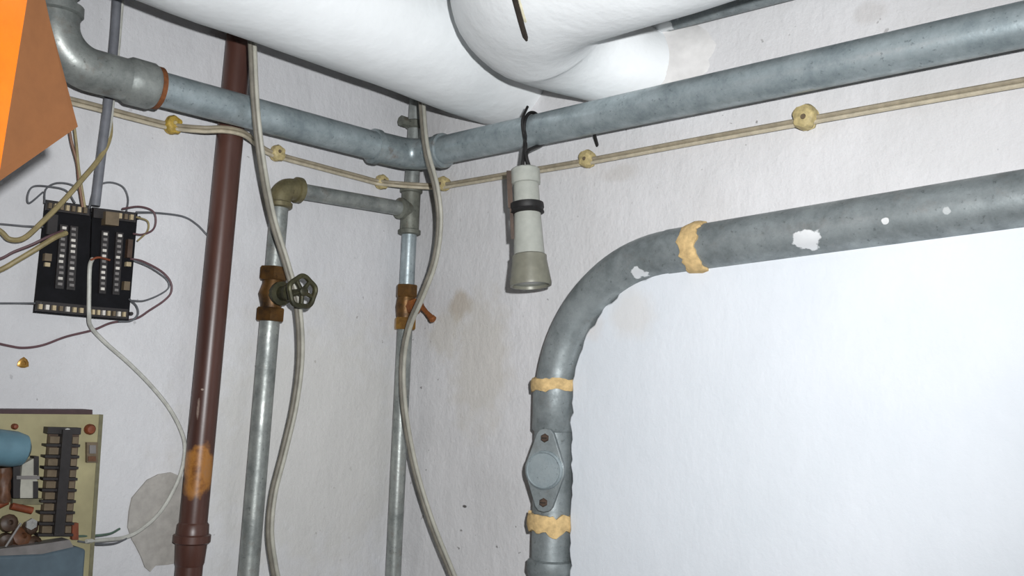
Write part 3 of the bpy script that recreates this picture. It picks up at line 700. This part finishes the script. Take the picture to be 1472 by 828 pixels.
wire([(108, 771, .05), (135, 770, .04), (158, 767, .025), (172, 760, .014)], .0019, 'w_green', 'short green wire at the lower board terminals', grp='wires at the lower board')
wire([(112, 778, .05), (140, 782, .04), (165, 781, .025), (182, 774, .02)], .0016, 'w_grey', 'short dark wire under the green wire at the lower board', grp='wires at the lower board')
wire([(130, 374, .036), (142, 370, .036), (158, 374, .036)], .0018, 'red', 'short red wire on the black boards')
# brass wall plug
t0 = W(33, 522, 'L', 0); m = MB(); m.lathe(t0, nL, [(0, .0085), (.002, .0085), (.003, .006), (.003, .0035), (.001, .003)], 9, 3, .15); tag(m.build('wall_plug', 'brass_hi'), 'small brass wall plug above the lower circuit board', 'plug')

# lower board
bx = Skew([(-110, 594), (148, 596), (131, 850), (-128, 848)])
t = thing('control_board', W(20, 850, 'L', 0), 'yellow green control board with a black terminal strip at the lower left', 'circuit board')
slab(MB(), [(-110, 594), (148, 596), (129, 880), (-130, 878)], .040, .046).build('board', 'pcb_y', t)
slab(MB(), [(143, 596), (148.5, 596), (129.5, 880), (124, 880)], .036, .047).build('board_edge', 'edge', t)
for x, y in ((125, 640), (110, 840), (-100, 604), (-112, 830)):
    m = MB(); m.lathe(W(x, y, 'L', 0), nL, [(0, .005), (.041, .005)], 8); m.build('standoff', 'comp', t)
slab(MB(), [(-112, 588), (133, 589), (133, 597), (-112, 597)], .0, .040).build('mounting_strip', 'strip', t)
# terminal strip: spine, feet, and rows of clamps on both sides
TS = Skew([(70, 614), (116, 615), (104, 770), (56, 770)])
O = .046
slab(MB(), TS.r(-.02, 0, 1.02, .06), O, O+.018).build('strip_end', 'comp', t)
slab(MB(), TS.r(.46, .02, .76, 1), O, O+.024).build('strip_spine', 'comp', t)
slab(MB(), TS.r(.02, .06, .97, 1), O, O+.006).build('strip_base', 'comp_b', t)
for i in range(9):
    v = .085+i*.1035
    slab(MB(), TS.r(.08, v, .44, v+.062), O+.006, O+.013).build('clamp', 'term_b', t); slab(MB(), TS.r(.78, v, .95, v+.062), O+.006, O+.013).build('clamp', 'term_b', t)
    slab(MB(), TS.r(-.03, v+.07, 1.03, v+.092), O, O+.019).build('partition', 'comp', t)
m = MB(); m.lathe(W(96, 620, 'L', O+.018), nL, [(0, .005), (.003, .005), (.004, .003)], 10); m.build('strip_screw', 'steel', t)
for x, y, r_, mt in ((128, 617, .0085, 'red'), (20, 613, .0045, 'red')):
    m = MB(); m.lathe(W(x, y, 'L', O), nL, [(0, r_), (.006, r_), (.010, r_*.7), (.011, .0005)], 14); m.build('wax_dot', mt, t)
slab(MB(), rect(125, 636, 141, 665), O, O+.007).build('relay', 'term_b', t); slab(MB(), rect(129, 640, 138, 652), O+.007, O+.010).build('relay_cap', 'pin_g', t); slab(MB(), rect(127, 656, 138, 663), O+.007, O+.009).build('relay_foot', 'copper', t)
# blue capacitor lying at an angle, standing off the board
ca, cb = W(-30, 640, 'L', O+.028), W(40, 648, 'L', O+.024); m = MB(); cx_ = (cb-ca); m.lathe(ca, cx_, [(0, .023), (.004, .0265), (cx_.length*.7, .0265), (cx_.length*.9, .023), (cx_.length, .012)], 24); m.build('blue_capacitor', 'blue', t)
# pale slotted frame with two dark slots
slab(MB(), [(32, 668), (54, 656), (53, 716), (28, 716)], O, O+.016).build('coil_frame', 'cable_g', t)
slab(MB(), rect(19, 666, 29, 716), O, O+.017).build('coil_side', 'comp', t)
slab(MB(), rect(49, 656, 56, 683), O+.0, O+.018).build('coil_slot', 'comp', t); slab(MB(), rect(48, 692, 55, 716), O, O+.018).build('coil_slot', 'comp', t)
slab(MB(), rect(24, 684, 57, 689), O+.016, O+.019).build('coil_bar', 'pin_g', t); slab(MB(), rect(18, 717, 62, 725), O, O+.010).build('coil_foot', 'edge', t)
m = MB(); a, b = W(5, 672, 'L', O+.012), W(3, 722, 'L', O+.012); m.tube(lerp_pts(a, b, 10), .011, 16, lump=.003, lscale=120); m.build('winding', 'copper', t)
m = MB(); a, b = W(16, 727, 'L', O+.008), W(46, 734, 'L', O+.008); m.tube(lerp_pts(a, b, 6), .0055, 12); m.build('resistor', 'red', t)
m = MB(); a, b = W(-6, 728, 'L', O+.008), W(10, 720, 'L', O+.008); m.tube(lerp_pts(a, b, 6), .006, 12); m.build('resistor', 'red', t)
random.seed(5)
for i, (x, y, r_) in enumerate(((12, 752, .013), (30, 772, .015), (48, 782, .012), (22, 790, .013), (44, 758, .011), (58, 786, .009), (8, 778, .012))):
    m = MB(); c = W(x, y, 'L', O+.006); dd = (nL+dA*random.uniform(-.5, .5)+ZU*random.uniform(-.5, .5)).normalized(); m.lathe(c-dd*.008, dd, [(0, r_*.9), (.004, r_), (.012, r_), (.016, r_*.55), (.016, r_*.3), (.010, r_*.25)], 12); m.build('winding', 'copper' if i % 2 else 'comp_b', t)
m = MB(); m.lathe(W(44, 753, 'L', O+.018), nL, [(0, .0085), (.005, .0085), (.005, .004), (.002, .0038)], 6); m.build('steel_nut', 'steel', t)
m = MB(); m.tube([W(8, 786, 'L', O+.024), W(30, 752, 'L', O+.024)], .0018, 8); m.build('steel_pin', 'pin_g', t)
# blue-grey cover over the bottom and its pale lip
slab(MB(), [(60, 782), (100, 776), (108, 790), (64, 800), (-60, 806), (-60, 796)], O, O+.03).build('cover_lip', 'pin_g', t)
slab(MB(), [(-90, 803), (62, 797), (110, 786), (124, 790), (118, 870), (-95, 870)], O, O+.034).build('cover', 'blue_d', t, bevel=.004)
slab(MB(), rect(104, 752, 113, 776), O, O+.010).build('strip_tag', 'red', t)

# ================================================================== CARDBOARD BOX on a shelf at the left edge
h0, h1 = D(41, -12, .80), D(-3, 262, .785)                    # hinge of the flap
f0, f1 = D(60, -14, .90), D(112, 182, .875)
hd_ = (h1-h0).normalized()
back = D(-8, -30, .50)
t = thing('cardboard_box', h1, 'open cardboard box with a glossy orange side and a brown flap', 'box')
Lh = (h1-h0)
# orange body: a closed cuboid whose right hand face turns past the camera
fr = Vector((-.10, -.62, 0)); fr = (fr-hd_*fr.dot(hd_)).normalized()
lf = hd_.cross(fr).normalized()
if lf.x > 0: lf = -lf
A = h0-hd_*.12
body = [A, A+fr*.17, A+fr*.17+lf*.24, A+lf*.24]
Lb = (h1-A).length
th = .004
def panel(a, b):                                              # side panel from corner a to b, thickness inwards
    m = MB(); cen = sum(body, Vector())/4; dr = (b-a).normalized(); inn = (cen-(a+b)/2); inn = (inn-dr*inn.dot(dr)).normalized()*th
    m.prism([a, b, b+hd_*Lb, a+hd_*Lb], inn); return m
panel(body[0], body[1]).build('orange_side', 'orange', t); panel(body[1], body[2]).build('front_side', 'orange', t); panel(body[2], body[3]).build('far_side', 'orange', t)
m = MB(); m.prism([p+hd_*Lb for p in body], -hd_*th); m.build('bottom', 'card', t)
m = MB(); m.prism([p for p in body], hd_*th); m.build('top', 'orange', t)
fn = (f0-h0).cross(h1-h0).normalized(); tn = -fn*.0045 if fn.dot(CAM-h0) > 0 else fn*.0045
A2 = h0-hd_*.05
m = MB(); m.prism([A2, f0-hd_*.05, f0, f1, h1], tn); m.build('flap', 'card', t)
# shelf board carrying the box, left of the frame
low_ = min((p+hd_*Lb).z for p in body)
cen = sum(body, Vector())/4
foot = [cen+(p-cen)*.94 for p in body]; foot = [Vector((p.x, p.y, low_))+Vector(((hd_*Lb).x, (hd_*Lb).y, 0)) for p in foot]
fc_ = sum(foot, Vector())/4
sh = thing('storage_rack', Vector((fc_.x, fc_.y, 0)), 'grey storage rack under the orange cardboard box', 'rack')
m = MB(); m.prism(foot, -ZU*.02); m.build('rack_board', 'board', sh, bevel=.002)
m = MB(); m.prism([p-ZU*(low_-.35) for p in foot], -ZU*.02); m.build('rack_board', 'board', sh, bevel=.002)
for p in foot:
    c = fc_+(p-fc_)*.9; m = MB(); m.box(Vector((c.x, c.y, (low_-.02)/2)), X0*.011, Vector((0, .011, 0)), ZU*(low_-.02)/2); m.build('leg', 'board', sh)
